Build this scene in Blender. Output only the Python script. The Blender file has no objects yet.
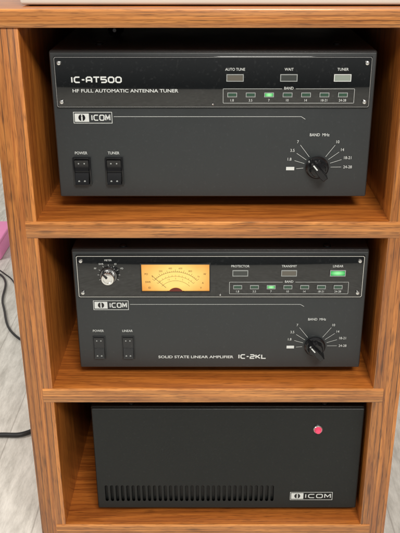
import bpy, bmesh, math, random
from mathutils import Vector, Matrix
random.seed(4)
S = bpy.context.scene
COL = S.collection
S.view_settings.view_transform = 'Standard'
S.view_settings.look = 'None'
S.view_settings.exposure = 0

# ------------------------------------------------------------------ materials
def newmat(name):
    m = bpy.data.materials.new(name); m.use_nodes = True
    nt = m.node_tree; b = nt.nodes['Principled BSDF']
    return m, nt, b

def N(nt, typ, **kw):
    n = nt.nodes.new(typ)
    for k, v in kw.items():
        if k in n.inputs: n.inputs[k].default_value = v
        else: setattr(n, k, v)
    return n

def plain(name, col, rough=0.5, metal=0.0, spec=0.5, bump=0.0, bscale=900, var=0.0, emis=None, estr=0, coat=0, dust=0.35):
    m, nt, b = newmat(name)
    b.inputs['Base Color'].default_value = (*col, 1)
    b.inputs['Roughness'].default_value = rough
    b.inputs['Metallic'].default_value = metal
    b.inputs['Specular IOR Level'].default_value = spec
    b.inputs['Coat Weight'].default_value = coat
    tc = N(nt, 'ShaderNodeTexCoord')
    if bump:
        no = N(nt, 'ShaderNodeTexNoise', Scale=bscale, Detail=3.0)
        bu = N(nt, 'ShaderNodeBump', Strength=bump, Distance=0.0004)
        nt.links.new(tc.outputs['Object'], no.inputs['Vector'])
        nt.links.new(no.outputs['Fac'], bu.inputs['Height'])
        nt.links.new(bu.outputs['Normal'], b.inputs['Normal'])
    if var:
        no = N(nt, 'ShaderNodeTexNoise', Scale=14.0, Detail=6.0, Roughness=0.65)
        nt.links.new(tc.outputs['Object'], no.inputs['Vector'])
        mr = N(nt, 'ShaderNodeMapRange')
        mr.inputs[1].default_value = 0.3; mr.inputs[2].default_value = 0.7
        mr.inputs[3].default_value = max(rough - var, 0.03); mr.inputs[4].default_value = rough + var
        nt.links.new(no.outputs['Fac'], mr.inputs[0])
        nt.links.new(mr.outputs[0], b.inputs['Roughness'])
        no2 = N(nt, 'ShaderNodeTexNoise', Scale=320.0, Detail=2.0)
        nt.links.new(tc.outputs['Object'], no2.inputs['Vector'])
        mx = N(nt, 'ShaderNodeMix', data_type='RGBA')
        r2 = N(nt, 'ShaderNodeMapRange')
        r2.inputs[1].default_value = 0.60; r2.inputs[2].default_value = 0.82
        r2.inputs[3].default_value = 0.0; r2.inputs[4].default_value = dust
        nt.links.new(no2.outputs['Fac'], r2.inputs[0])
        nt.links.new(r2.outputs[0], mx.inputs[0])
        mx.inputs[6].default_value = (*col, 1)
        mx.inputs[7].default_value = (*[c * 1.6 + 0.02 for c in col], 1)
        nt.links.new(mx.outputs[2], b.inputs['Base Color'])
    if emis:
        b.inputs['Emission Color'].default_value = (*emis, 1)
        b.inputs['Emission Strength'].default_value = estr
    return m

def wood(name, grain, edge_axis=None, light=(0.51, 0.168, 0.027), dark=(0.20, 0.050, 0.008), thick=0.0175):
    """grain: 0=x 2=z direction of the fibres. edge_axis: axis across plywood layers."""
    m, nt, b = newmat(name)
    L = nt.links.new
    tc = N(nt, 'ShaderNodeTexCoord'); oi = N(nt, 'ShaderNodeObjectInfo')
    mul = N(nt, 'ShaderNodeMath', operation='MULTIPLY'); mul.inputs[1].default_value = 3.7
    L(oi.outputs['Random'], mul.inputs[0])
    add = N(nt, 'ShaderNodeVectorMath', operation='ADD')
    L(tc.outputs['Object'], add.inputs[0]); L(mul.outputs[0], add.inputs[1])
    def stretched(across, along):
        mp = N(nt, 'ShaderNodeMapping')
        sc = [across] * 3; sc[grain] = along
        mp.inputs['Scale'].default_value = sc
        L(add.outputs[0], mp.inputs['Vector']); return mp.outputs[0]
    wv = N(nt, 'ShaderNodeTexNoise', Scale=1.0, Detail=3.0, Roughness=0.5, Distortion=0.6)
    L(stretched(24, 1.8), wv.inputs['Vector'])
    sn = N(nt, 'ShaderNodeMath', operation='MULTIPLY'); sn.inputs[1].default_value = 58
    L(wv.outputs['Fac'], sn.inputs[0])
    si = N(nt, 'ShaderNodeMath', operation='SINE'); L(sn.outputs[0], si.inputs[0])
    fb = N(nt, 'ShaderNodeTexNoise', Scale=1.0, Detail=6.0, Roughness=0.72)
    L(stretched(650, 7), fb.inputs['Vector'])
    po = N(nt, 'ShaderNodeTexNoise', Scale=1.0, Detail=2.0, Roughness=0.5)
    L(stretched(1300, 65), po.inputs['Vector'])
    pr = N(nt, 'ShaderNodeMapRange'); pr.inputs[1].default_value = 0.54; pr.inputs[2].default_value = 0.68
    pr.inputs[3].default_value = 0; pr.inputs[4].default_value = 0.6
    L(po.outputs['Fac'], pr.inputs[0])
    a1 = N(nt, 'ShaderNodeMath', operation='MULTIPLY_ADD'); a1.inputs[1].default_value = 0.11; a1.inputs[2].default_value = 0.07
    L(si.outputs[0], a1.inputs[0])
    a2 = N(nt, 'ShaderNodeMath', operation='ADD'); L(a1.outputs[0], a2.inputs[0]); L(fb.outputs['Fac'], a2.inputs[1])
    bg_ = N(nt, 'ShaderNodeTexNoise', Scale=1.0, Detail=2.0); L(stretched(14, 3), bg_.inputs['Vector'])
    a4 = N(nt, 'ShaderNodeMath', operation='MULTIPLY_ADD'); a4.inputs[1].default_value = 0.34
    L(bg_.outputs['Fac'], a4.inputs[0]); L(a2.outputs[0], a4.inputs[2])
    a5 = N(nt, 'ShaderNodeMath', operation='SUBTRACT'); a5.inputs[1].default_value = 0.17; L(a4.outputs[0], a5.inputs[0])
    fac = a5.outputs[0]
    cr = N(nt, 'ShaderNodeValToRGB')
    cr.color_ramp.elements[0].position = 0.28; cr.color_ramp.elements[0].color = (*dark, 1)
    cr.color_ramp.elements[1].position = 0.76; cr.color_ramp.elements[1].color = (*light, 1)
    L(fac, cr.inputs[0])
    mx = N(nt, 'ShaderNodeMix', data_type='RGBA'); L(pr.outputs[0], mx.inputs[0])
    L(cr.outputs[0], mx.inputs[6]); mx.inputs[7].default_value = (0.09, 0.023, 0.004, 1)
    out = mx.outputs[2]
    if edge_axis is not None:
        # plywood plies: uneven glue lines, alternating tone, small voids and knots
        sp = N(nt, 'ShaderNodeSeparateXYZ'); L(tc.outputs['Object'], sp.inputs[0])
        nz = N(nt, 'ShaderNodeTexNoise', Scale=1.0, Detail=4.0, Roughness=0.6); L(stretched(60, 9), nz.inputs['Vector'])
        ma = N(nt, 'ShaderNodeMath', operation='MULTIPLY_ADD'); ma.inputs[1].default_value = 0.0028
        L(nz.outputs['Fac'], ma.inputs[0]); L(sp.outputs[edge_axis], ma.inputs[2])
        mm = N(nt, 'ShaderNodeMath', operation='MULTIPLY'); mm.inputs[1].default_value = 5.0 / thick
        L(ma.outputs[0], mm.inputs[0])
        fl = N(nt, 'ShaderNodeMath', operation='FLOOR'); L(mm.outputs[0], fl.inputs[0])
        fr = N(nt, 'ShaderNodeMath', operation='FRACT'); L(mm.outputs[0], fr.inputs[0])
        pp = N(nt, 'ShaderNodeMath', operation='PINGPONG'); pp.inputs[1].default_value = 0.5; L(fr.outputs[0], pp.inputs[0])
        bk = N(nt, 'ShaderNodeTexNoise', Scale=1.0, Detail=3.0); L(stretched(120, 14), bk.inputs['Vector'])
        bm_ = N(nt, 'ShaderNodeMapRange'); bm_.inputs[1].default_value = 0.36; bm_.inputs[2].default_value = 0.66
        bm_.inputs[3].default_value = 0.22; bm_.inputs[4].default_value = 0.95; L(bk.outputs['Fac'], bm_.inputs[0])
        ln = N(nt, 'ShaderNodeMapRange'); ln.inputs[1].default_value = 0.0; ln.inputs[2].default_value = 0.16
        ln.inputs[4].default_value = 1.0; L(bm_.outputs[0], ln.inputs[3]); L(pp.outputs[0], ln.inputs[0])
        wn = N(nt, 'ShaderNodeTexWhiteNoise', noise_dimensions='1D'); L(fl.outputs[0], wn.inputs['W'])
        w2 = N(nt, 'ShaderNodeMapRange'); w2.inputs[3].default_value = 0.70; w2.inputs[4].default_value = 1.15
        L(wn.outputs['Value'], w2.inputs[0])
        pm = N(nt, 'ShaderNodeMath', operation='MULTIPLY'); L(ln.outputs[0], pm.inputs[0]); L(w2.outputs[0], pm.inputs[1])
        vo = N(nt, 'ShaderNodeTexVoronoi', Scale=1.0); L(stretched(70, 16), vo.inputs['Vector'])
        kn = N(nt, 'ShaderNodeMapRange'); kn.inputs[1].default_value = 0.06; kn.inputs[2].default_value = 0.18
        kn.inputs[3].default_value = 0.55; kn.inputs[4].default_value = 1.0; L(vo.outputs['Distance'], kn.inputs[0])
        pk = N(nt, 'ShaderNodeMath', operation='MULTIPLY'); L(pm.outputs[0], pk.inputs[0]); L(kn.outputs[0], pk.inputs[1])
        vm = N(nt, 'ShaderNodeVectorMath', operation='SCALE'); L(out, vm.inputs[0]); L(pk.outputs[0], vm.inputs['Scale'])
        out = vm.outputs[0]
    L(out, b.inputs['Base Color'])
    b.inputs['Roughness'].default_value = 0.42
    b.inputs['Coat Weight'].default_value = 0.7; b.inputs['Coat Roughness'].default_value = 0.14
    bu = N(nt, 'ShaderNodeBump', Strength=0.35, Distance=0.0003)
    L(fb.outputs['Fac'], bu.inputs['Height']); L(bu.outputs['Normal'], b.inputs['Normal'])
    return m

M_side = wood('varnished_oak_vertical', 2)
M_sideE = wood('oak_edge_vertical', 2, 0, light=(0.60, 0.222, 0.045), dark=(0.29, 0.082, 0.014), thick=0.029)
M_shelf = wood('varnished_oak_horizontal', 0, light=(0.53, 0.165, 0.026), dark=(0.22, 0.052, 0.008))
M_shelfE = wood('oak_edge_horizontal', 0, 2, light=(0.68, 0.275, 0.068), dark=(0.36, 0.115, 0.022))
M_case = plain('black_case_paint', (0.022, 0.023, 0.024), 0.38, bump=0.35, bscale=1500, var=0.08)
M_case3 = plain('deep_black_case_paint', (0.008, 0.009, 0.009), 0.45, spec=0.35, bump=0.35, bscale=1500, var=0.08)
M_face = plain('slate_front_paint', (0.0275, 0.031, 0.0325), 0.42, bump=0.16, bscale=1800, var=0.07)
M_face3 = plain('black_front_paint', (0.0095, 0.0112, 0.0108), 0.46, spec=0.35, bump=0.3, bscale=1600, var=0.07)
M_slot = plain('painted_vent_shade', (0.001, 0.001, 0.001), 0.9, spec=0.05)  # shade inside the vent slots, painted as a near-black colour
M_gloss = plain('smoked_glossy_plastic', (0.005, 0.006, 0.0065), 0.05, spec=0.85, var=0.03, dust=0.6, bump=0.03, bscale=24)
M_ink = plain('white_ink', (0.64, 0.66, 0.64), 0.5)
M_inkdim = plain('grey_ink', (0.33, 0.35, 0.34), 0.5)
M_silver = plain('silver_trim', (0.75, 0.75, 0.73), 0.24, metal=0.9)
M_chrome = plain('bright_metal', (0.85, 0.85, 0.83), 0.2, metal=1.0)
M_dsilver = plain('dull_dark_metal', (0.22, 0.22, 0.22), 0.35, metal=1.0)
M_black = plain('black_plastic', (0.008, 0.008, 0.009), 0.18)
M_rubber = plain('black_rubber', (0.004, 0.004, 0.004), 0.85, spec=0.2)
M_led_off = plain('unlit_green_lens', (0.035, 0.080, 0.052), 0.2)
M_win_off = plain('unlit_window', (0.05, 0.055, 0.052), 0.25)
M_win_pale = plain('pale_window', (0.26, 0.30, 0.26), 0.3)
M_win_amb = plain('dim_amber_window', (0.12, 0.11, 0.09), 0.3)
M_red = plain('red_lens', (0.70, 0.05, 0.11), 0.12, emis=(1.0, 0.10, 0.22), estr=0.3)
M_meter_ink = plain('meter_print', (0.13, 0.05, 0.015), 0.6)
M_needle = plain('meter_needle', (0.10, 0.03, 0.015), 0.6)
M_hub = plain('dark_red_hub', (0.13, 0.02, 0.01), 0.4)
M_cream = plain('cream_enamel', (0.66, 0.63, 0.56), 0.5, bump=0.1)
M_pink = plain('pink_plastic', (0.88, 0.27, 0.55), 0.5)
M_cable = plain('cable_rubber', (0.012, 0.012, 0.013), 0.45)

def glow(name, sx, sz, c0, c1, strength, p1=0.8, noise=0.0):
    m, nt, b = newmat(name)
    tc = N(nt, 'ShaderNodeTexCoord'); gr = N(nt, 'ShaderNodeTexGradient', gradient_type='SPHERICAL')
    mp = N(nt, 'ShaderNodeMapping'); mp.inputs['Scale'].default_value = (sx, 1, sz)
    nt.links.new(tc.outputs['Object'], mp.inputs['Vector']); nt.links.new(mp.outputs[0], gr.inputs['Vector'])
    no = N(nt, 'ShaderNodeTexNoise', Scale=60.0, Detail=2.0); nt.links.new(tc.outputs['Object'], no.inputs['Vector'])
    ad = N(nt, 'ShaderNodeMath', operation='MULTIPLY_ADD'); ad.inputs[1].default_value = noise
    nt.links.new(no.outputs['Fac'], ad.inputs[0]); nt.links.new(gr.outputs['Fac'], ad.inputs[2])
    cr = N(nt, 'ShaderNodeValToRGB')
    cr.color_ramp.elements[0].color = (*c0, 1); cr.color_ramp.elements[1].color = (*c1, 1)
    cr.color_ramp.elements[1].position = p1
    nt.links.new(ad.outputs[0], cr.inputs[0])
    nt.links.new(cr.outputs[0], b.inputs['Emission Color']); b.inputs['Emission Strength'].default_value = strength
    b.inputs['Base Color'].default_value = (*[c * 0.3 for c in c0], 1); b.inputs['Roughness'].default_value = 0.3
    return m
M_meter = glow('glowing_amber_meter_card', 23, 38, (0.66, 0.20, 0.015), (1.0, 0.76, 0.22), 0.95, 0.78, 0.28)
M_led_on = glow('lit_green_lens', 230, 420, (0.0, 0.30, 0.04), (0.45, 1.0, 0.45), 1.0, 0.9)
M_lin_on = glow('lit_green_window', 120, 330, (0.0, 0.32, 0.05), (0.40, 1.0, 0.42), 1.0, 0.9)

# ------------------------------------------------------------------ mesh helpers
def finish(name, bm, mats, parent=None, loc=(0, 0, 0), ang=35, smooth=True):
    bmesh.ops.recalc_face_normals(bm, faces=bm.faces[:])
    if smooth:
        for f in bm.faces: f.smooth = True
        for e in bm.edges:
            if len(e.link_faces) == 2:
                if e.calc_face_angle(0) > math.radians(ang): e.smooth = False
    me = bpy.data.meshes.new(name); bm.to_mesh(me); bm.free()
    for m in (mats if isinstance(mats, (list, tuple)) else [mats]): me.materials.append(m)
    o = bpy.data.objects.new(name, me); COL.objects.link(o); o.location = loc
    if parent: o.parent = parent
    return o

def box(bm, x0, x1, y0, y1, z0, z1, bev=0.0, seg=2, mat=0):
    vs = [bm.verts.new((x, y, z)) for x in (x0, x1) for y in (y0, y1) for z in (z0, z1)]
    idx = [(0, 1, 3, 2), (4, 6, 7, 5), (0, 4, 5, 1), (2, 3, 7, 6), (0, 2, 6, 4), (1, 5, 7, 3)]
    fs = [bm.faces.new([vs[i] for i in f]) for f in idx]
    for f in fs: f.material_index = mat
    if bev:
        es = list({e for f in fs for e in f.edges})
        r = bmesh.ops.bevel(bm, geom=es, offset=bev, segments=seg, profile=0.5, affect='EDGES')
        for f in r['faces']: f.material_index = mat

def lathe(bm, cx, cz, prof, seg=32, axis='y', flute=None, cy=0, mat=0):
    """prof: list of (radius, position along axis)."""
    rings = []
    for k, (r, t) in enumerate(prof):
        ring = []
        for i in range(seg):
            a = 2 * math.pi * i / seg
            rr = r
            if flute and flute[2] <= k <= flute[3]: rr = r * (1 + flute[1] * math.cos(flute[0] * a))
            if axis == 'y': p = (cx + rr * math.cos(a), t, cz + rr * math.sin(a))
            else: p = (cx + rr * math.cos(a), cy + rr * math.sin(a), t)
            ring.append(bm.verts.new(p))
        rings.append(ring)
    for a, b2 in zip(rings, rings[1:]):
        for i in range(seg):
            f = bm.faces.new([a[i], a[(i + 1) % seg], b2[(i + 1) % seg], b2[i]]); f.material_index = mat
    for r in (rings[0], rings[-1]):
        f = bm.faces.new(r); f.material_index = mat

TEXTCACHE = {}
def textmesh(s, bold=0.0):
    key = (s, bold)
    if key in TEXTCACHE: return TEXTCACHE[key]
    cu = bpy.data.curves.new('t', 'FONT'); cu.body = s; cu.size = 1; cu.resolution_u = 3; cu.offset = bold
    o = bpy.data.objects.new('t', cu); COL.objects.link(o)
    bpy.context.view_layer.update()
    dg = bpy.context.evaluated_depsgraph_get()
    me = bpy.data.meshes.new_from_object(o.evaluated_get(dg))
    vs = [v.co.copy() for v in me.vertices]; fs = [tuple(p.vertices) for p in me.polygons]
    bpy.data.objects.remove(o); bpy.data.curves.remove(cu); bpy.data.meshes.remove(me)
    x0 = min(v.x for v in vs); x1 = max(v.x for v in vs); y0 = min(v.y for v in vs); y1 = max(v.y for v in vs)
    TEXTCACHE[key] = (vs, fs, x0, x1, y0, y1)
    return TEXTCACHE[key]

class Layer:
    """Flat print on a vertical front; coordinates in mm: x from centre, h down from the top edge."""
    def __init__(self, ztop, y): self.bm = bmesh.new(); self.zt = ztop; self.y = y; self.n = 0
    def P(self, x, h): return (x / 1000, self.y - self.n * 0.00001, self.zt - h / 1000)
    def poly(self, pts, mat=0):
        f = self.bm.faces.new([self.bm.verts.new(self.P(*p)) for p in pts]); f.material_index = mat
    def rect(self, x0, h0, x1, h1, mat=0): self.poly([(x0, h0), (x1, h0), (x1, h1), (x0, h1)], mat)
    def frame(self, x0, h0, x1, h1, w=0.4, mat=0, c=0.0):
        def loop(d):
            cc = max(c - d * 0.4, 0.0)
            if c == 0: return [(x0 + d, h0 + d), (x1 - d, h0 + d), (x1 - d, h1 - d), (x0 + d, h1 - d)]
            a, b_, c_, d_ = x0 + d, h0 + d, x1 - d, h1 - d
            return [(a + cc, b_), (c_ - cc, b_), (c_, b_ + cc), (c_, d_ - cc), (c_ - cc, d_), (a + cc, d_), (a, d_ - cc), (a, b_ + cc)]
        o = [self.bm.verts.new(self.P(*p)) for p in loop(0)]; i = [self.bm.verts.new(self.P(*p)) for p in loop(w)]
        n = len(o)
        for k in range(n):
            f = self.bm.faces.new([o[k], o[(k + 1) % n], i[(k + 1) % n], i[k]]); f.material_index = mat
    def line(self, x0, h0, x1, h1, w=0.4, mat=0):
        dx, dh = x1 - x0, h1 - h0; l = math.hypot(dx, dh) or 1; nx, nh = -dh / l * w / 2, dx / l * w / 2
        self.poly([(x0 + nx, h0 + nh), (x1 + nx, h1 + nh), (x1 - nx, h1 - nh), (x0 - nx, h0 - nh)], mat)
    def ribbon(self, pts, w=0.5, mat=0):
        self.n += 1
        L_, R_ = [], []
        for i, p in enumerate(pts):
            p = Vector(p)
            d1 = (p - Vector(pts[i - 1])).normalized() if i > 0 else None
            d2 = (Vector(pts[i + 1]) - p).normalized() if i < len(pts) - 1 else None
            if d1 is None: d1 = d2
            if d2 is None: d2 = d1
            t = (d1 + d2).normalized(); nn = Vector((-t.y, t.x))
            k = 1 / max(nn.dot(Vector((-d1.y, d1.x))), 0.4)
            L_.append(p + nn * w / 2 * k); R_.append(p - nn * w / 2 * k)
        vl = [self.bm.verts.new(self.P(*p)) for p in L_]; vr = [self.bm.verts.new(self.P(*p)) for p in R_]
        for i in range(len(pts) - 1):
            f = self.bm.faces.new([vl[i], vl[i + 1], vr[i + 1], vr[i]]); f.material_index = mat
    def disc(self, x, h, r, mat=0, seg=24):
        self.poly([(x + r * math.cos(2 * math.pi * i / seg), h + r * math.sin(2 * math.pi * i / seg)) for i in range(seg)], mat)
    def arc(self, cx, ch, r, a0, a1, w=0.4, mat=0, seg=24):
        self.ribbon([(cx + r * math.cos(math.radians(a0 + (a1 - a0) * i / seg)), ch - r * math.sin(math.radians(a0 + (a1 - a0) * i / seg))) for i in range(seg + 1)], w, mat)
    def text(self, s, x, h, ht, width=None, align='c', bold=0.02, mat=0, shear=0):
        vs, fs, x0, x1, y0, y1 = textmesh(s, bold)
        _, _, _, _, c0, c1 = textmesh('H', bold)
        k = ht / (c1 - c0); kx = width / (x1 - x0) if width else k * 0.90
        wd = kx * (x1 - x0); xs = x - wd / 2 if align == 'c' else (x if align == 'l' else x - wd)
        nv = []
        for v in vs:
            px = xs + (v.x - x0) * kx; ph = h + ht / 2 - (v.y - c0) * k
            nv.append(self.bm.verts.new(self.P(px, ph)))
        for f in fs:
            try:
                ff = self.bm.faces.new([nv[i] for i in f]); ff.material_index = mat
            except ValueError: pass
    def done(self, name, mats, parent): return finish(name, self.bm, mats, parent, smooth=False)

GL = {  # stroke alphabet, cell 0..4 wide, 0..5 tall (down)
 'I': [[(0, 0), (0, 5)]],
 'C': [[(4, 0), (1, 0), (0, 1), (0, 4), (1, 5), (4, 5)]],
 '-': [[(0, 2.5), (2, 2.5)]],
 'A': [[(0, 5), (0, 1), (1, 0), (3, 0), (4, 1), (4, 5)], [(0.3, 3), (3.7, 3)]],
 'T': [[(-0.3, 0), (4.3, 0)], [(2, 0.3), (2, 5)]],
 '5': [[(4, 0), (0, 0), (0, 2.2), (3, 2.2), (4, 3), (4, 4.2), (3, 5), (0, 5)]],
 '0': [[(2, 0), (1, 0), (0, 1), (0, 4), (1, 5), (3, 5), (4, 4), (4, 1), (3, 0), (2, 0)]],
 '2': [[(0, 0), (3, 0), (4, 1), (4, 2), (3, 2.5), (1, 2.5), (0, 3.2), (0, 5), (4, 5)]],
 'K': [[(0, 0), (0, 5)], [(4, 0), (1.2, 2.5), (4, 5)], [(0.2, 2.5), (1.2, 2.5)]],
 'L': [[(0, 0), (0, 5), (4, 5)]],
 'O': [[(2, 0), (0.7, 0), (0, 0.8), (0, 4.2), (0.7, 5), (3.3, 5), (4, 4.2), (4, 0.8), (3.3, 0), (2, 0)]],
 'M': [[(0, 5), (0, 0), (0.3, 0), (2, 3.6), (3.7, 0), (4, 0), (4, 5)]],
}
ADV = {'I': 2.0, '-': 3.6}
def techno(L, s, x, h, width, ht, w=0.8):
    tot = sum(ADV.get(c, 5.7) for c in s) - 1.6
    kx, ky = width / tot, ht / 5; cx = x
    for c in s:
        for st in GL[c]: L.ribbon([(cx + p[0] * kx, h - ht / 2 + p[1] * ky) for p in st], w)
        cx += ADV.get(c, 5.7) * kx

def badge(parent, zt, y, x0, h0, x1, h1):
    """maker's badge: outlined plate, white block with round emblem, wordmark"""
    B = Layer(zt, y)
    H = h1 - h0; W = x1 - x0
    B.frame(x0, h0, x1, h1, 0.5)
    bx1 = x0 + H * 1.35
    B.rect(x0 + 1.3, h0 + 1.5, bx1, h1 - 1.5)
    techno(B, 'ICOM', bx1 + 2.8, (h0 + h1) / 2, (x1 - bx1) - 5.0, H * 0.44, 1.05)
    B.n = 8
    cx, ch = (x0 + 1.3 + bx1) / 2, (h0 + h1) / 2
    B.disc(cx, ch, H * 0.30, 1)
    B.n = 12
    B.rect(cx - H * 0.06, ch - H * 0.12, cx + H * 0.06, ch + H * 0.30)
    B.disc(cx, ch - H * 0.22, H * 0.07)
    return B.done('maker_badge', [M_ink, M_black], parent)

def thing(name, loc, label, cat, group=None):
    e = bpy.data.objects.new(name, None); COL.objects.link(e); e.location = loc; e.empty_display_size = 0.05
    e['label'] = label; e['category'] = cat
    if group: e['group'] = group
    return e

def screw(parent, x, z, y, r=0.0028, mat=None):
    bm = bmesh.new()
    lathe(bm, x, z, [(r, y), (r, y - 0.0006), (r * 0.8, y - 0.0014), (r * 0.35, y - 0.0018)], 20)
    return finish('screw', bm, mat or M_silver, parent, ang=30)

def case(parent, W, D, e, H, fy=0.075, mat=None):
    bm = bmesh.new(); w = W / 2
    box(bm, -w, w, 0.0035, D, e, e + H, 0.0022, 3)
    finish('case', bm, mat or M_case, parent)
    for x in (-w + 0.03, w - 0.03):
        for y in (fy, D - 0.04):
            b2 = bmesh.new()
            lathe(b2, x, 0, [(0.0085, 0), (0.010, e * 0.5), (0.010, e + 0.001)], 24, axis='z', cy=y)
            finish('foot', b2, M_rubber, parent)

def knob(parent, cx, cz, y, ang, R=0.0112):
    bm = bmesh.new()
    lathe(bm, cx, cz, [(R, y - 0.0004), (R, y - 0.0025), (R * 0.88, y - 0.0040), (R * 0.80, y - 0.0042)], 60)
    k = finish('selector_knob', bm, M_black, parent)
    bm = bmesh.new()
    lathe(bm, cx, cz, [(R * 0.72, y - 0.0038), (R * 0.66, y - 0.0095), (R * 0.60, y - 0.0105), (R * 0.45, y - 0.0107)], 72, flute=(9, 0.05, 0, 1))
    finish('grip', bm, M_black, k)
    bm = bmesh.new()
    out = [(-0.0030, -R * 1.02), (-0.0036, -R * 0.6), (-0.0034, 0), (-0.0024, R * 0.7), (-0.0012, R * 1.06), (0.0012, R * 1.06), (0.0024, R * 0.7), (0.0034, 0), (0.0036, -R * 0.6), (0.0030, -R * 1.02)]
    lv = []
    for yy, sc in ((-0.0036, 1.0), (-0.0165, 0.86), (-0.0178, 0.70)):
        lv.append([bm.verts.new((p[0] * sc, yy, p[1] * (0.5 + sc / 2))) for p in out])
    for a, c in zip(lv, lv[1:]):
        for i in range(len(out)): bm.faces.new([a[i], a[(i + 1) % len(out)], c[(i + 1) % len(out)], c[i]])
    bm.faces.new(lv[0]); bm.faces.new(lv[-1][::-1])
    bmesh.ops.rotate(bm, verts=bm.verts, cent=(0, 0, 0), matrix=Matrix.Rotation(ang, 3, 'Y'))
    bmesh.ops.translate(bm, verts=bm.verts, vec=(cx, y, cz))
    finish('pointer', bm, M_black, k, ang=25)
    bm = bmesh.new()
    box(bm, -0.0006, 0.0006, -0.0181, -0.0177, R * 0.25, R * 0.80, 0)
    bmesh.ops.rotate(bm, verts=bm.verts, cent=(0, 0, 0), matrix=Matrix.Rotation(ang, 3, 'Y'))
    bmesh.ops.translate(bm, verts=bm.verts, vec=(cx, y, cz))
    finish('pointer_mark', bm, M_ink, k)
    return k

def rocker(parent, cx, zt, h0, h1, w, y, flat=False):
    z0, z1 = zt - h1 / 1000, zt - h0 / 1000; hw = w / 2000; t = 0.0016 if not flat else 0.0010
    q = 0.0024 if not flat else 0.0010
    mb = M_case if flat else M_black
    bm = bmesh.new()
    box(bm, cx - hw, cx - hw + t, y - q, y + 0.001, z0, z1, 0.0004)
    box(bm, cx + hw - t, cx + hw, y - q, y + 0.001, z0, z1, 0.0004)
    box(bm, cx - hw + t, cx + hw - t, y - q + 0.0001, y + 0.001, z0, z0 + t, 0.0004)
    box(bm, cx - hw + t, cx + hw - t, y - q + 0.0001, y + 0.001, z1 - t, z1, 0.0004)
    sw = finish('rocker_switch', bm, mb, parent)
    hz = (z1 - z0) / 2 - t - 0.0006; zc = (z0 + z1) / 2; iw = hw - t - 0.0005
    s = 0.5 if flat else 1.0
    bm = bmesh.new()
    prof = [(-hz, 0.002), (-hz, -0.0070 * s), (-hz * 0.85, -0.0068 * s), (-0.0009, -0.0034 * s), (-0.0005, -0.0022 * s), (0.0005, -0.0022 * s), (0.0009, -0.0033 * s), (hz * 0.5, -0.0026 * s), (hz, -0.0036 * s), (hz, 0.002)]
    a = [bm.verts.new((cx - iw, y + p[1], zc + p[0])) for p in prof]; c = [bm.verts.new((cx + iw, y + p[1], zc + p[0])) for p in prof]
    for i in range(len(prof) - 1): bm.faces.new([a[i], a[i + 1], c[i + 1], c[i]])
    bm.faces.new(a); bm.faces.new(c[::-1])
    finish('rocker', bm, mb, sw, ang=20)
    bm = bmesh.new()
    for sx in (-1, 1):
        lathe(bm, cx + sx * iw * 0.42, zc + hz * 0.72, [(0.0007, y - 0.001), (0.0007, y - 0.0030 * s - 0.0004)], 12)
        lathe(bm, cx + sx * iw * 0.42, zc - hz * 0.72, [(0.0009, y - 0.001), (0.0009, y - 0.0064 * s)], 12)
    finish('rocker_mark', bm, M_inkdim, sw)
    return sw

W = 0.305
BANDS = ['1.8', '3.5', '7', '10', '14', '18-21', '24-28']

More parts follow.
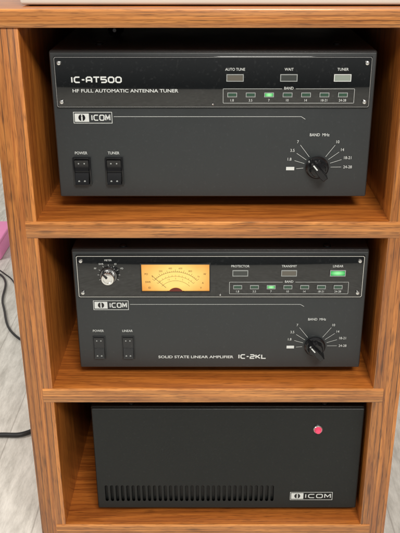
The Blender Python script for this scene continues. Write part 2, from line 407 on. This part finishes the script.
def common_front(T, e, H, names, states):
    """front shared by the tuner and the amplifier"""
    zt = e + H; w = W / 2
    bm = bmesh.new(); box(bm, -w + 0.0012, w - 0.0012, 0, 0.006, e + 0.0012, zt - 0.0012, 0.0012, 3)
    finish('front_panel', bm, M_face, T)
    x0, x1, h0, h1 = -0.1475, 0.1475, 0.0045, 0.0520
    bm = bmesh.new(); box(bm, x0, x1, -0.0022, 0.0005, zt - h1, zt - h0, 0.0008, 2)
    finish('display_strip', bm, M_gloss, T)
    F = Layer(zt, -0.0026)
    F.frame(-147.0, 5.0, 147.0, 51.5, 0.55, 0, 1.2)
    F.done('silver_trim', [M_silver], T)
    for x in (-0.1425, 0.1425):
        for h in (0.0105, 0.0465): screw(T, x, zt - h, -0.0023, 0.0021)
    screw(T, 0.0, zt - 0.0487, -0.0023, 0.0010)
    I = Layer(zt, -0.0026)
    for nm, x in zip(names, (20.5, 70.5, 120.5)): I.text(nm, x, 16.2, 2.5, bold=0.005)
    I.text('BAND', 71, 33.6, 2.5, bold=0.005)
    I.line(9.5, 34.2, 64.5, 34.2, 0.3); I.line(77.5, 34.2, 132.5, 34.2, 0.3)
    I.line(9.5, 34.4, 9.5, 47.5, 0.3); I.line(132.5, 34.4, 132.5, 47.5, 0.3)
    I.line(9.7, 47.6, 132.3, 47.6, 0.3)
    for i, bnd in enumerate(BANDS):
        I.text(bnd, 18.0 + i * 17.3, 44.9, 2.3, bold=0.0)
    kx, kh = 101.7, 111.0
    lab = [('7', 82.0, 85.5), ('10', 120.5, 85.5), ('3.5', 77.0, 94.0), ('14', 125.5, 93.3), ('1.8', 74.5, 102.8), ('18-21', 131.0, 101.3), ('24-28', 131.5, 110.6)]
    F2 = Layer(zt, -0.0004)
    for s, x, h in lab:
        F2.text(s, x, h, 2.8, bold=0.0)
        d = Vector((x - kx, h - kh)); L_ = d.length; d.normalize()
        off = 3.0 + (2.2 if len(s) > 3 else (1.2 if len(s) > 2 else 0))
        F2.line(kx + d.x * 13.2, kh + d.y * 13.2, kx + d.x * (L_ - off - 1.0), kh + d.y * (L_ - off - 1.0), 0.32)
    F2.text('BAND  MHz', 102.5, 78.6, 2.8, bold=0.005)
    F2.rect(71.5, 110.6, 79.5, 114.0); F2.line(81.5, 112.4, kx - 13.5, 111.8, 0.32)
    F2.line(-94.5, 61.0, 84.0, 61.0, 0.35)
    F2.ribbon([(84.0, 61.0), (88.0, 63.5)], 0.35)
    for i in range(7):
        x = (18.0 + i * 17.3) / 1000; zc = zt - 0.0398
        bm = bmesh.new()
        for (a, b_, c, d) in ((-0.0045, 0.0045, 0.0016, 0.0021), (-0.0045, 0.0045, -0.0021, -0.0016), (-0.0045, -0.0039, -0.0016, 0.0016), (0.0039, 0.0045, -0.0016, 0.0016)):
            box(bm, x + a, x + b_, -0.0034, -0.0018, zc + c, zc + d, 0)
        lamp = finish('indicator_lamp', bm, M_inkdim, T)
        bm = bmesh.new()
        box(bm, -0.0038, 0.0038, -0.0007, 0.001, -0.0015, 0.0015, 0.0003)
        o = finish('lens', bm, M_led_on if i == 2 else M_led_off, lamp, loc=(x, -0.0024, zc))
        if i == 2: o['label'] = 'lit green lens'
    for x, mt in zip((0.0205, 0.0705, 0.1205), states):
        zc = zt - 0.0240
        bm = bmesh.new()
        for (a, b_, c, d) in ((-0.0080, 0.0080, 0.0027, 0.0033), (-0.0080, 0.0080, -0.0033, -0.0027), (-0.0080, -0.0073, -0.0027, 0.0027), (0.0073, 0.0080, -0.0027, 0.0027)):
            box(bm, x + a, x + b_, -0.0036, -0.0018, zc + c, zc + d, 0)
        fr = finish('indicator_window', bm, M_ink if mt is M_win_pale else M_inkdim, T)
        bm = bmesh.new(); box(bm, -0.0072, 0.0072, -0.0006, 0.001, -0.0026, 0.0026, 0)
        finish('lens', bm, mt, fr, loc=(x, -0.0025, zc))
    knob(T, kx / 1000, zt - kh / 1000, -0.0002, math.radians(-40))
    badge(T, zt, -0.0004, -133.0, 56.5, -96.0, 67.5)
    return I, F2, zt

# ------------------------------------------------------------------ antenna tuner
SH2, SH3, BOT, TOPB = 0.4273, 0.2363, 0.0500, 0.6253
TH = 0.0175
e, H = 0.0155, 0.1425
T1 = thing('antenna_tuner', (0.0, 0.026, SH2), 'charcoal antenna tuner with dark display strip on the wooden shelf', 'radio tuner')
case(T1, W, 0.34, e, H)
I, F2, zt = common_front(T1, e, H, ['AUTO TUNE', 'WAIT', 'TUNER'], [M_win_amb, M_win_off, M_win_pale])
techno(I, 'IC-AT500', -131.5, 25.8, 46.0, 4.8, 1.3)
I.n = 0
I.text('HF FULL AUTOMATIC ANTENNA TUNER', -131.5, 36.0, 3.1, 99, 'l', bold=0.012)
I.done('display_lettering', [M_ink], T1)
F2.n = 0
F2.text('POWER', -128.0, 96.6, 2.7, bold=0.005); F2.text('TUNER', -96.5, 96.6, 2.7, bold=0.005)
F2.done('panel_lettering', [M_ink], T1)
for x in (-0.128, -0.0965): rocker(T1, x, zt, 101, 129, 17.5, 0)
for x in (-0.11, 0.12):
    bm = bmesh.new(); lathe(bm, x, 0, [(0.004, zt), (0.004, zt + 0.0015), (0.0025, zt + 0.0025)], 16, axis='z', cy=0.04)
    finish('cover_screw', bm, M_black, T1)
# spare plug lying on the tuner
PL = thing('connector_plug', (-0.100, 0.120, SH2 + zt), 'small black connector plug lying on the antenna tuner cover', 'plug')
bm = bmesh.new()
lathe(bm, 0, 0.0075, [(0.0075, -0.004), (0.0075, 0.010), (0.0060, 0.012), (0.0060, 0.026), (0.0040, 0.030), (0.0034, 0.040)], 28, axis='y', flute=(14, 0.04, 0, 1))
finish('shell', bm, M_rubber, PL)
bm = bmesh.new(); lathe(bm, 0, 0.0075, [(0.0018, -0.0100), (0.0022, -0.0095), (0.0022, -0.004)], 16)
finish('pin', bm, M_dsilver, PL)

# ------------------------------------------------------------------ linear amplifier
e, H = 0.0125, 0.139
T2 = thing('linear_amplifier', (0.0075, 0.021, SH3), 'charcoal linear amplifier with glowing amber meter on the middle shelf', 'radio amplifier')
case(T2, W, 0.34, e, H)
I, F2, zt = common_front(T2, e, H, ['PROTECTOR', 'TRANSMIT', 'LINEAR'], [M_win_off, M_win_amb, M_lin_on])
I.done('display_lettering', [M_ink], T2)
KX, KH = -114.5, 26.0
K = Layer(zt, -0.0026)
K.text('METER', KX, 9.6, 1.9, bold=0.0)
for s, a in (('RF', 150), ('SWR', 118), ('ID', 62), ('VD', 30)):
    K.text(s, KX + 15.6 * math.cos(math.radians(a)), KH - 1.0 - 12.6 * math.sin(math.radians(a)), 1.8, bold=0.0)
for a in range(-30, 211, 30):
    ca, sa = math.cos(math.radians(a)), math.sin(math.radians(a))
    K.line(KX + 10.0 * ca, KH - 10.0 * sa, KX + 11.6 * ca, KH - 11.6 * sa, 0.4)
K.done('knob_lettering', [M_ink], T2)
F2.n = 0
F2.text('POWER', -129.5, 92.5, 2.6, bold=0.005); F2.text('LINEAR', -98.5, 92.5, 2.6, bold=0.005)
F2.text('SOLID STATE LINEAR AMPLIFIER', -66.5, 124.5, 3.2, 81, 'l', bold=0.015)
techno(F2, 'IC-2KL', 20.5, 124.0, 29.0, 4.5, 1.25)
F2.done('panel_lettering', [M_ink], T2)
for x in (-0.1295, -0.0985): rocker(T2, x, zt, 99, 127, 13.5, 0, flat=True)
kx, kz = KX / 1000, zt - KH / 1000
bm = bmesh.new(); lathe(bm, kx, kz, [(0.0092, -0.0022), (0.0092, -0.0045), (0.0084, -0.0062), (0.006, -0.0064)], 96, flute=(24, 0.03, 0, 1))
mk = finish('meter_knob', bm, M_dsilver, T2)
bm = bmesh.new(); lathe(bm, kx, kz, [(0.0070, -0.0062), (0.0067, -0.0135), (0.0062, -0.0142), (0.0045, -0.0144), (0.0042, -0.0138), (0.001, -0.0136)], 120, flute=(30, 0.03, 0, 1))
finish('knob_cap', bm, M_chrome, mk, ang=30)
bm = bmesh.new(); box(bm, -0.0008, 0.0008, -0.0150, -0.0060, 0.0012, 0.0078)
bmesh.ops.rotate(bm, verts=bm.verts, cent=(0, 0, 0), matrix=Matrix.Rotation(math.radians(-38), 3, 'Y'))
bmesh.ops.translate(bm, verts=bm.verts, vec=(kx, 0, kz)); finish('pointer_mark', bm, M_black, mk)
# meter
mx, mh, mw, mhh = -46.0, 28.8, 34.8, 15.2
zc = zt - mh / 1000; xc = mx / 1000
bm = bmesh.new(); box(bm, -mw / 1000, mw / 1000, -0.0006, 0.0004, -mhh / 1000, mhh / 1000)
card = finish('meter', bm, M_meter, T2, loc=(xc, -0.0024, zc))
bm = bmesh.new(); a, c, t = mw / 1000, mhh / 1000, 0.0012
for (p, q, r, s) in ((-a - t, a + t, c, c + t), (-a - t, a + t, -c - t, -c), (-a - t, -a, -c, c), (a, a + t, -c, c)):
    box(bm, p, q, -0.0022, 0.0, r, s)
finish('meter_frame', bm, M_black, card)
Mt = Layer(0, -0.0009)
oc = (0, 23.0)
for r, w_ in ((29.5, 0.38), (24.5, 0.3), (19.5, 0.3)): Mt.arc(oc[0], oc[1], r, 42, 138, w_)
for i in range(25):
    a = math.radians(42 + i * 4); l = 2.6 if i % 4 == 0 else 1.4
    Mt.line(29.7 * math.cos(a), 23 - 29.7 * math.sin(a), (29.7 + l) * math.cos(a), 23 - (29.7 + l) * math.sin(a), 0.3)
    if i % 2 == 0: Mt.line(24.5 * math.cos(a), 23 - 24.5 * math.sin(a), 26.2 * math.cos(a), 23 - 26.2 * math.sin(a), 0.26)
for i, s in enumerate(['0', '200', '400', '600', '800', '1k']):
    a = math.radians(134 - i * 17.6)
    Mt.text(s, 34.2 * math.cos(a), 23 - 33.8 * math.sin(a), 1.9, bold=0.0)
for i, s in enumerate(['1', '1.5', '2', '3', '5']):
    a = math.radians(128 - i * 19)
    Mt.text(s, 22.0 * math.cos(a), 23 - 22.0 * math.sin(a), 1.6, bold=0.0)
Mt.text('PO', -30, -4.0, 2.1, bold=0.01); Mt.text('SWR', -28.5, 5.0, 2.1, bold=0.01); Mt.text('ID', -27, 11.5, 2.1, bold=0.01)
Mt.text('W', 30, -4.0, 2.1, bold=0.01); Mt.text('A', 28, 6.0, 2.1, bold=0.01); Mt.text('V', 26, 11.5, 2.1, bold=0.01)
Mt.done('meter_scale', [M_meter_ink], card)
bm = bmesh.new(); lathe(bm, 0, -0.0200, [(0.0085, -0.0007), (0.0085, -0.0019), (0.0072, -0.0021)], 40)
for v in bm.verts: v.co.z = max(v.co.z, -0.0151)
finish('meter_hub', bm, M_hub, card)
bm = bmesh.new(); box(bm, -0.00016, 0.00016, -0.0014, -0.0012, 0.014, 0.034)
bmesh.ops.rotate(bm, verts=bm.verts, cent=(0, 0, 0), matrix=Matrix.Rotation(math.radians(-46), 3, 'Y'))
bmesh.ops.translate(bm, verts=bm.verts, vec=(0, 0, -0.021))
finish('needle', bm, M_needle, card)
for x in (-0.10, 0.11):
    bm = bmesh.new(); lathe(bm, x, 0, [(0.004, zt), (0.004, zt + 0.0015), (0.0025, zt + 0.0025)], 16, axis='z', cy=0.012)
    finish('cover_screw', bm, M_black, T2)

# ------------------------------------------------------------------ power supply
e, H = 0.010, 0.141
T3 = thing('power_supply', (0.0165, 0.015, BOT), 'plain black power supply with small red lamp and vent slots', 'power supply')
case(T3, W, 0.33, e, H, mat=M_case3); zt = e + H
bm = bmesh.new(); box(bm, -W / 2 + 0.0010, W / 2 - 0.0010, 0, 0.012, e + 0.001, zt - 0.001, 0.0015, 3)
fp = finish('front_panel', bm, [M_face3, M_slot], T3, smooth=False)
bm = bmesh.new()
n = 32
for i in range(n):
    x = -0.1405 + i * (0.193 / (n - 1)); hw = 0.0018; z0, z1 = zt - 0.1295, zt - 0.1065
    pts = [(x + hw * math.cos(a), z1 - hw + hw * math.sin(a)) for a in [math.pi * k / 6 for k in range(7)]]
    pts += [(x + hw * math.cos(a), z0 + hw + hw * math.sin(a)) for a in [math.pi + math.pi * k / 6 for k in range(7)]]
    A = [bm.verts.new((p[0], -0.01, p[1])) for p in pts]; B = [bm.verts.new((p[0], 0.009, p[1])) for p in pts]
    bm.faces.new(A); bm.faces.new(B[::-1])
    for k in range(len(pts)): bm.faces.new([A[k], B[k], B[(k + 1) % len(pts)], A[(k + 1) % len(pts)]])
cut = finish('cutter', bm, M_black)
cut.location = T3.location
md = fp.modifiers.new('b', 'BOOLEAN'); md.operation = 'DIFFERENCE'; md.object = cut; md.solver = 'EXACT'
bpy.context.view_layer.update()
dg = bpy.context.evaluated_depsgraph_get()
me = bpy.data.meshes.new_from_object(fp.evaluated_get(dg)); fp.modifiers.clear(); fp.data = me
me.materials.clear(); me.materials.append(M_face3); me.materials.append(M_slot)
for p in me.polygons:
    p.use_smooth = False
    c = p.center
    p.material_index = 1 if (0.0007 < c.y < 0.0115 and -0.1435 < c.x < 0.056 and zt - 0.1300 < c.z < zt - 0.1060) else 0
bpy.data.objects.remove(cut)
bm = bmesh.new(); lathe(bm, 0.101, zt - 0.028, [(0.0052, 0.001), (0.0052, -0.0012), (0.0046, -0.0020), (0.0040, -0.0016)], 36)
lp = finish('pilot_lamp', bm, M_silver, T3)
bm = bmesh.new(); lathe(bm, 0.101, zt - 0.028, [(0.0038, -0.001), (0.0037, -0.0032), (0.0028, -0.0050), (0.0012, -0.0058)], 30)
finish('lens', bm, M_red, lp)
badge(T3, zt, -0.0004, 73.5, 116.0, 123.0, 127.5)
for x in (-0.108, 0.108):
    bm = bmesh.new(); lathe(bm, x, 0, [(0.0042, zt), (0.0042, zt + 0.0018), (0.0025, zt + 0.003)], 16, axis='z', cy=0.010)
    finish('cover_screw', bm, M_black, T3)

# ------------------------------------------------------------------ shelf unit
U = thing('shelf_unit', (0, 0, 0), 'varnished oak plywood shelf unit with three bays standing on the floor', 'shelf')
HO, ST, DP = 0.2006, 0.029, 0.42
def board(name, x0, x1, y0, y1, z0, z1, mats, parent=U, bev=0.0011):
    c = ((x0 + x1) / 2, (y0 + y1) / 2, (z0 + z1) / 2)
    bm = bmesh.new(); box(bm, x0 - c[0], x1 - c[0], y0 - c[1], y1 - c[1], z0 - c[2], z1 - c[2], bev, 2)
    for f in bm.faces:
        if f.calc_center_median().y < -(y1 - y0) / 2 + 0.002: f.material_index = 1
    return finish(name, bm, mats, parent, loc=c)
board('side_panel', -HO, -HO + ST, 0, DP, 0.0, 0.6093, [M_side, M_sideE])
board('side_panel', HO - ST, HO, 0, DP, 0.0, 0.6093, [M_side, M_sideE])
board('top_board', -HO - 0.006, HO + 0.006, -0.0025, DP, 0.6093, TOPB, [M_shelf, M_shelfE])
ov = 0.0115
for nm, z in (('shelf', SH2), ('shelf', SH3), ('bottom_board', BOT)):
    board(nm, -HO + ST - ov, HO - ST + ov, -0.0007, DP - 0.008, z - TH, z, [M_shelf, M_shelfE])
board('back_panel', -HO + ST - 0.003, HO - ST + 0.003, DP - 0.0075, DP - 0.001, 0.02, 0.6085, [M_side, M_side])

# ------------------------------------------------------------------ case on top
T4 = thing('equipment_case', (0.04, 0.018, TOPB), 'cream enamel equipment case standing on top of the wooden shelf unit', 'equipment')
bm = bmesh.new(); box(bm, -0.212, 0.212, 0, 0.25, 0.0012, 0.11, 0.003, 3)
finish('body', bm, M_cream, T4)
bm = bmesh.new(); box(bm, -0.205, 0.205, 0.006, 0.24, 0.0, 0.0011, 0)
finish('base_plate', bm, M_rubber, T4)

# ------------------------------------------------------------------ surroundings
def floor_mat():
    m, nt, b = newmat('pale_floorboards'); L = nt.links.new
    tc = N(nt, 'ShaderNodeTexCoord')
    mp = N(nt, 'ShaderNodeMapping'); mp.inputs['Rotation'].default_value = (0, 0, math.radians(90))
    L(tc.outputs['Object'], mp.inputs[0])
    br = N(nt, 'ShaderNodeTexBrick', Scale=1.0)
    br.inputs['Color1'].default_value = (0.66, 0.64, 0.59, 1); br.inputs['Color2'].default_value = (0.72, 0.70, 0.65, 1)
    br.inputs['Mortar'].default_value = (0.52, 0.49, 0.45, 1); br.inputs['Mortar Size'].default_value = 0.001
    br.inputs['Brick Width'].default_value = 0.9; br.inputs['Row Height'].default_value = 0.075
    L(mp.outputs[0], br.inputs['Vector'])
    m2 = N(nt, 'ShaderNodeMapping'); m2.inputs['Scale'].default_value = (70, 14, 1); L(tc.outputs['Object'], m2.inputs[0])
    no = N(nt, 'ShaderNodeTexNoise', Scale=1.0, Detail=8.0, Roughness=0.75); L(m2.outputs[0], no.inputs['Vector'])
    cr = N(nt, 'ShaderNodeValToRGB'); cr.color_ramp.elements[0].color = (0.60, 0.59, 0.57, 1); cr.color_ramp.elements[0].position = 0.32
    cr.color_ramp.elements[1].color = (1.05, 1.05, 1.05, 1); cr.color_ramp.elements[1].position = 0.62
    L(no.outputs['Fac'], cr.inputs[0])
    mx = N(nt, 'ShaderNodeMix', data_type='RGBA', blend_type='MULTIPLY'); mx.inputs[0].default_value = 1
    L(br.outputs['Color'], mx.inputs[6]); L(cr.outputs[0], mx.inputs[7]); L(mx.outputs[2], b.inputs['Base Color'])
    b.inputs['Roughness'].default_value = 0.5
    return m
def sheet(name, vs, mat):
    bm = bmesh.new(); bm.faces.new([bm.verts.new(v) for v in vs])
    o = finish(name, bm, mat, smooth=False); o['kind'] = 'structure'; return o
sheet('floor', [(-2.5, -1.75, 0), (2.5, -1.75, 0), (2.5, 1.6, 0), (-2.5, 1.6, 0)], floor_mat())
sheet('wall', [(-2.5, 1.6, 0), (2.5, 1.6, 0), (2.5, 1.6, 2.2), (-2.5, 1.6, 2.2)], plain('white_wall_paint', (0.66, 0.65, 0.62), 0.8, bump=0.2, bscale=200))

T5 = thing('storage_box', (-0.548, 0.884, 0.0), 'small flat pink plastic box with lid on pale floorboards', 'box')
bm = bmesh.new(); box(bm, -0.08, 0.08, 0, 0.12, 0.0, 0.040, 0.006, 3); finish('body', bm, M_pink, T5)
bm = bmesh.new(); box(bm, -0.0815, 0.0815, -0.0015, 0.1215, 0.0403, 0.048, 0.003, 3); finish('lid', bm, M_pink, T5)

def cable(name, pts, r, label):
    cu = bpy.data.curves.new(name, 'CURVE'); cu.dimensions = '3D'; cu.bevel_depth = r; cu.bevel_resolution = 4; cu.resolution_u = 16
    sp = cu.splines.new('BEZIER'); sp.bezier_points.add(len(pts) - 1)
    for bp, p in zip(sp.bezier_points, pts): bp.co = p; bp.handle_left_type = bp.handle_right_type = 'AUTO'
    o = bpy.data.objects.new(name, cu); COL.objects.link(o); bpy.context.view_layer.update()
    me = bpy.data.meshes.new_from_object(o.evaluated_get(bpy.context.evaluated_depsgraph_get()))
    bpy.data.objects.remove(o)
    me.materials.clear(); me.materials.append(M_cable)
    for p in me.polygons: p.use_smooth = True
    o = bpy.data.objects.new(name, me); COL.objects.link(o)
    o['label'] = label; o['category'] = 'cable'
cable('power_cable', [(-0.56, 0.86, 0.003), (-0.452, 0.805, 0.003), (-0.41, 0.66, 0.003), (-0.347, 0.525, 0.003), (-0.24, 0.47, 0.003), (-0.05, 0.50, 0.003)], 0.0022, 'thin black cable curling across the pale floor')
cable('signal_cable', [(-0.60, 0.80, 0.002), (-0.49, 0.845, 0.002), (-0.435, 0.80, 0.002), (-0.385, 0.72, 0.002), (-0.30, 0.66, 0.002), (-0.1, 0.62, 0.002)], 0.0014, 'very thin dark cable beside the pink box')
cable('power_cable', [(-0.50, 0.26, 0.0045), (-0.37, 0.232, 0.0045), (-0.312, 0.236, 0.0045), (-0.275, 0.24, 0.0045), (-0.235, 0.30, 0.0045), (-0.225, 0.46, 0.0045), (-0.1, 0.52, 0.0045)], 0.0036, 'thick black cable running along the shelf side')

# ------------------------------------------------------------------ light: dim room, brighter toward the ceiling
wd = bpy.data.worlds.new('World'); S.world = wd; wd.use_nodes = True
wn = wd.node_tree; bg = wn.nodes['Background']; bg.inputs[1].default_value = 1.0
tc = wn.nodes.new('ShaderNodeTexCoord'); sp = wn.nodes.new('ShaderNodeSeparateXYZ'); cr = wn.nodes.new('ShaderNodeValToRGB')
mr = wn.nodes.new('ShaderNodeMapRange'); mr.inputs[1].default_value = -1; mr.inputs[2].default_value = 1
wn.links.new(tc.outputs['Generated'], sp.inputs[0]); wn.links.new(sp.outputs['Z'], mr.inputs[0]); wn.links.new(mr.outputs[0], cr.inputs[0])
cr.color_ramp.elements[0].position = 0.38; cr.color_ramp.elements[0].color = (0.09, 0.09, 0.09, 1)
cr.color_ramp.elements[1].position = 0.72; cr.color_ramp.elements[1].color = (0.42, 0.42, 0.415, 1)
wn.links.new(cr.outputs[0], bg.inputs[0])
def area(loc, target, sx, sy, power, col=(1, 0.965, 0.90)):
    ld = bpy.data.lights.new('room_lamp', 'AREA'); ld.shape = 'RECTANGLE'; ld.size = sx; ld.size_y = sy; ld.energy = power; ld.color = col
    o = bpy.data.objects.new('room_lamp', ld); COL.objects.link(o); o.location = loc
    o.rotation_euler = (Vector(target) - Vector(loc)).to_track_quat('-Z', 'Y').to_euler()
area((0.35, -1.55, 1.75), (0, 0, 0.40), 0.7, 0.4, 42)
area((-1.6, -0.2, 1.7), (-0.3, 0.6, 0.1), 0.8, 0.8, 24)

# ------------------------------------------------------------------ camera
cd = bpy.data.cameras.new('camera'); cam = bpy.data.objects.new('camera', cd); COL.objects.link(cam)
cam.location = (0, -0.72, 0.70); cam.rotation_euler = (math.radians(66), 0, 0)
cd.sensor_width = 36; cd.lens = 53.36; cd.shift_x = -0.0244; cd.clip_start = 0.02; cd.clip_end = 50
S.camera = cam
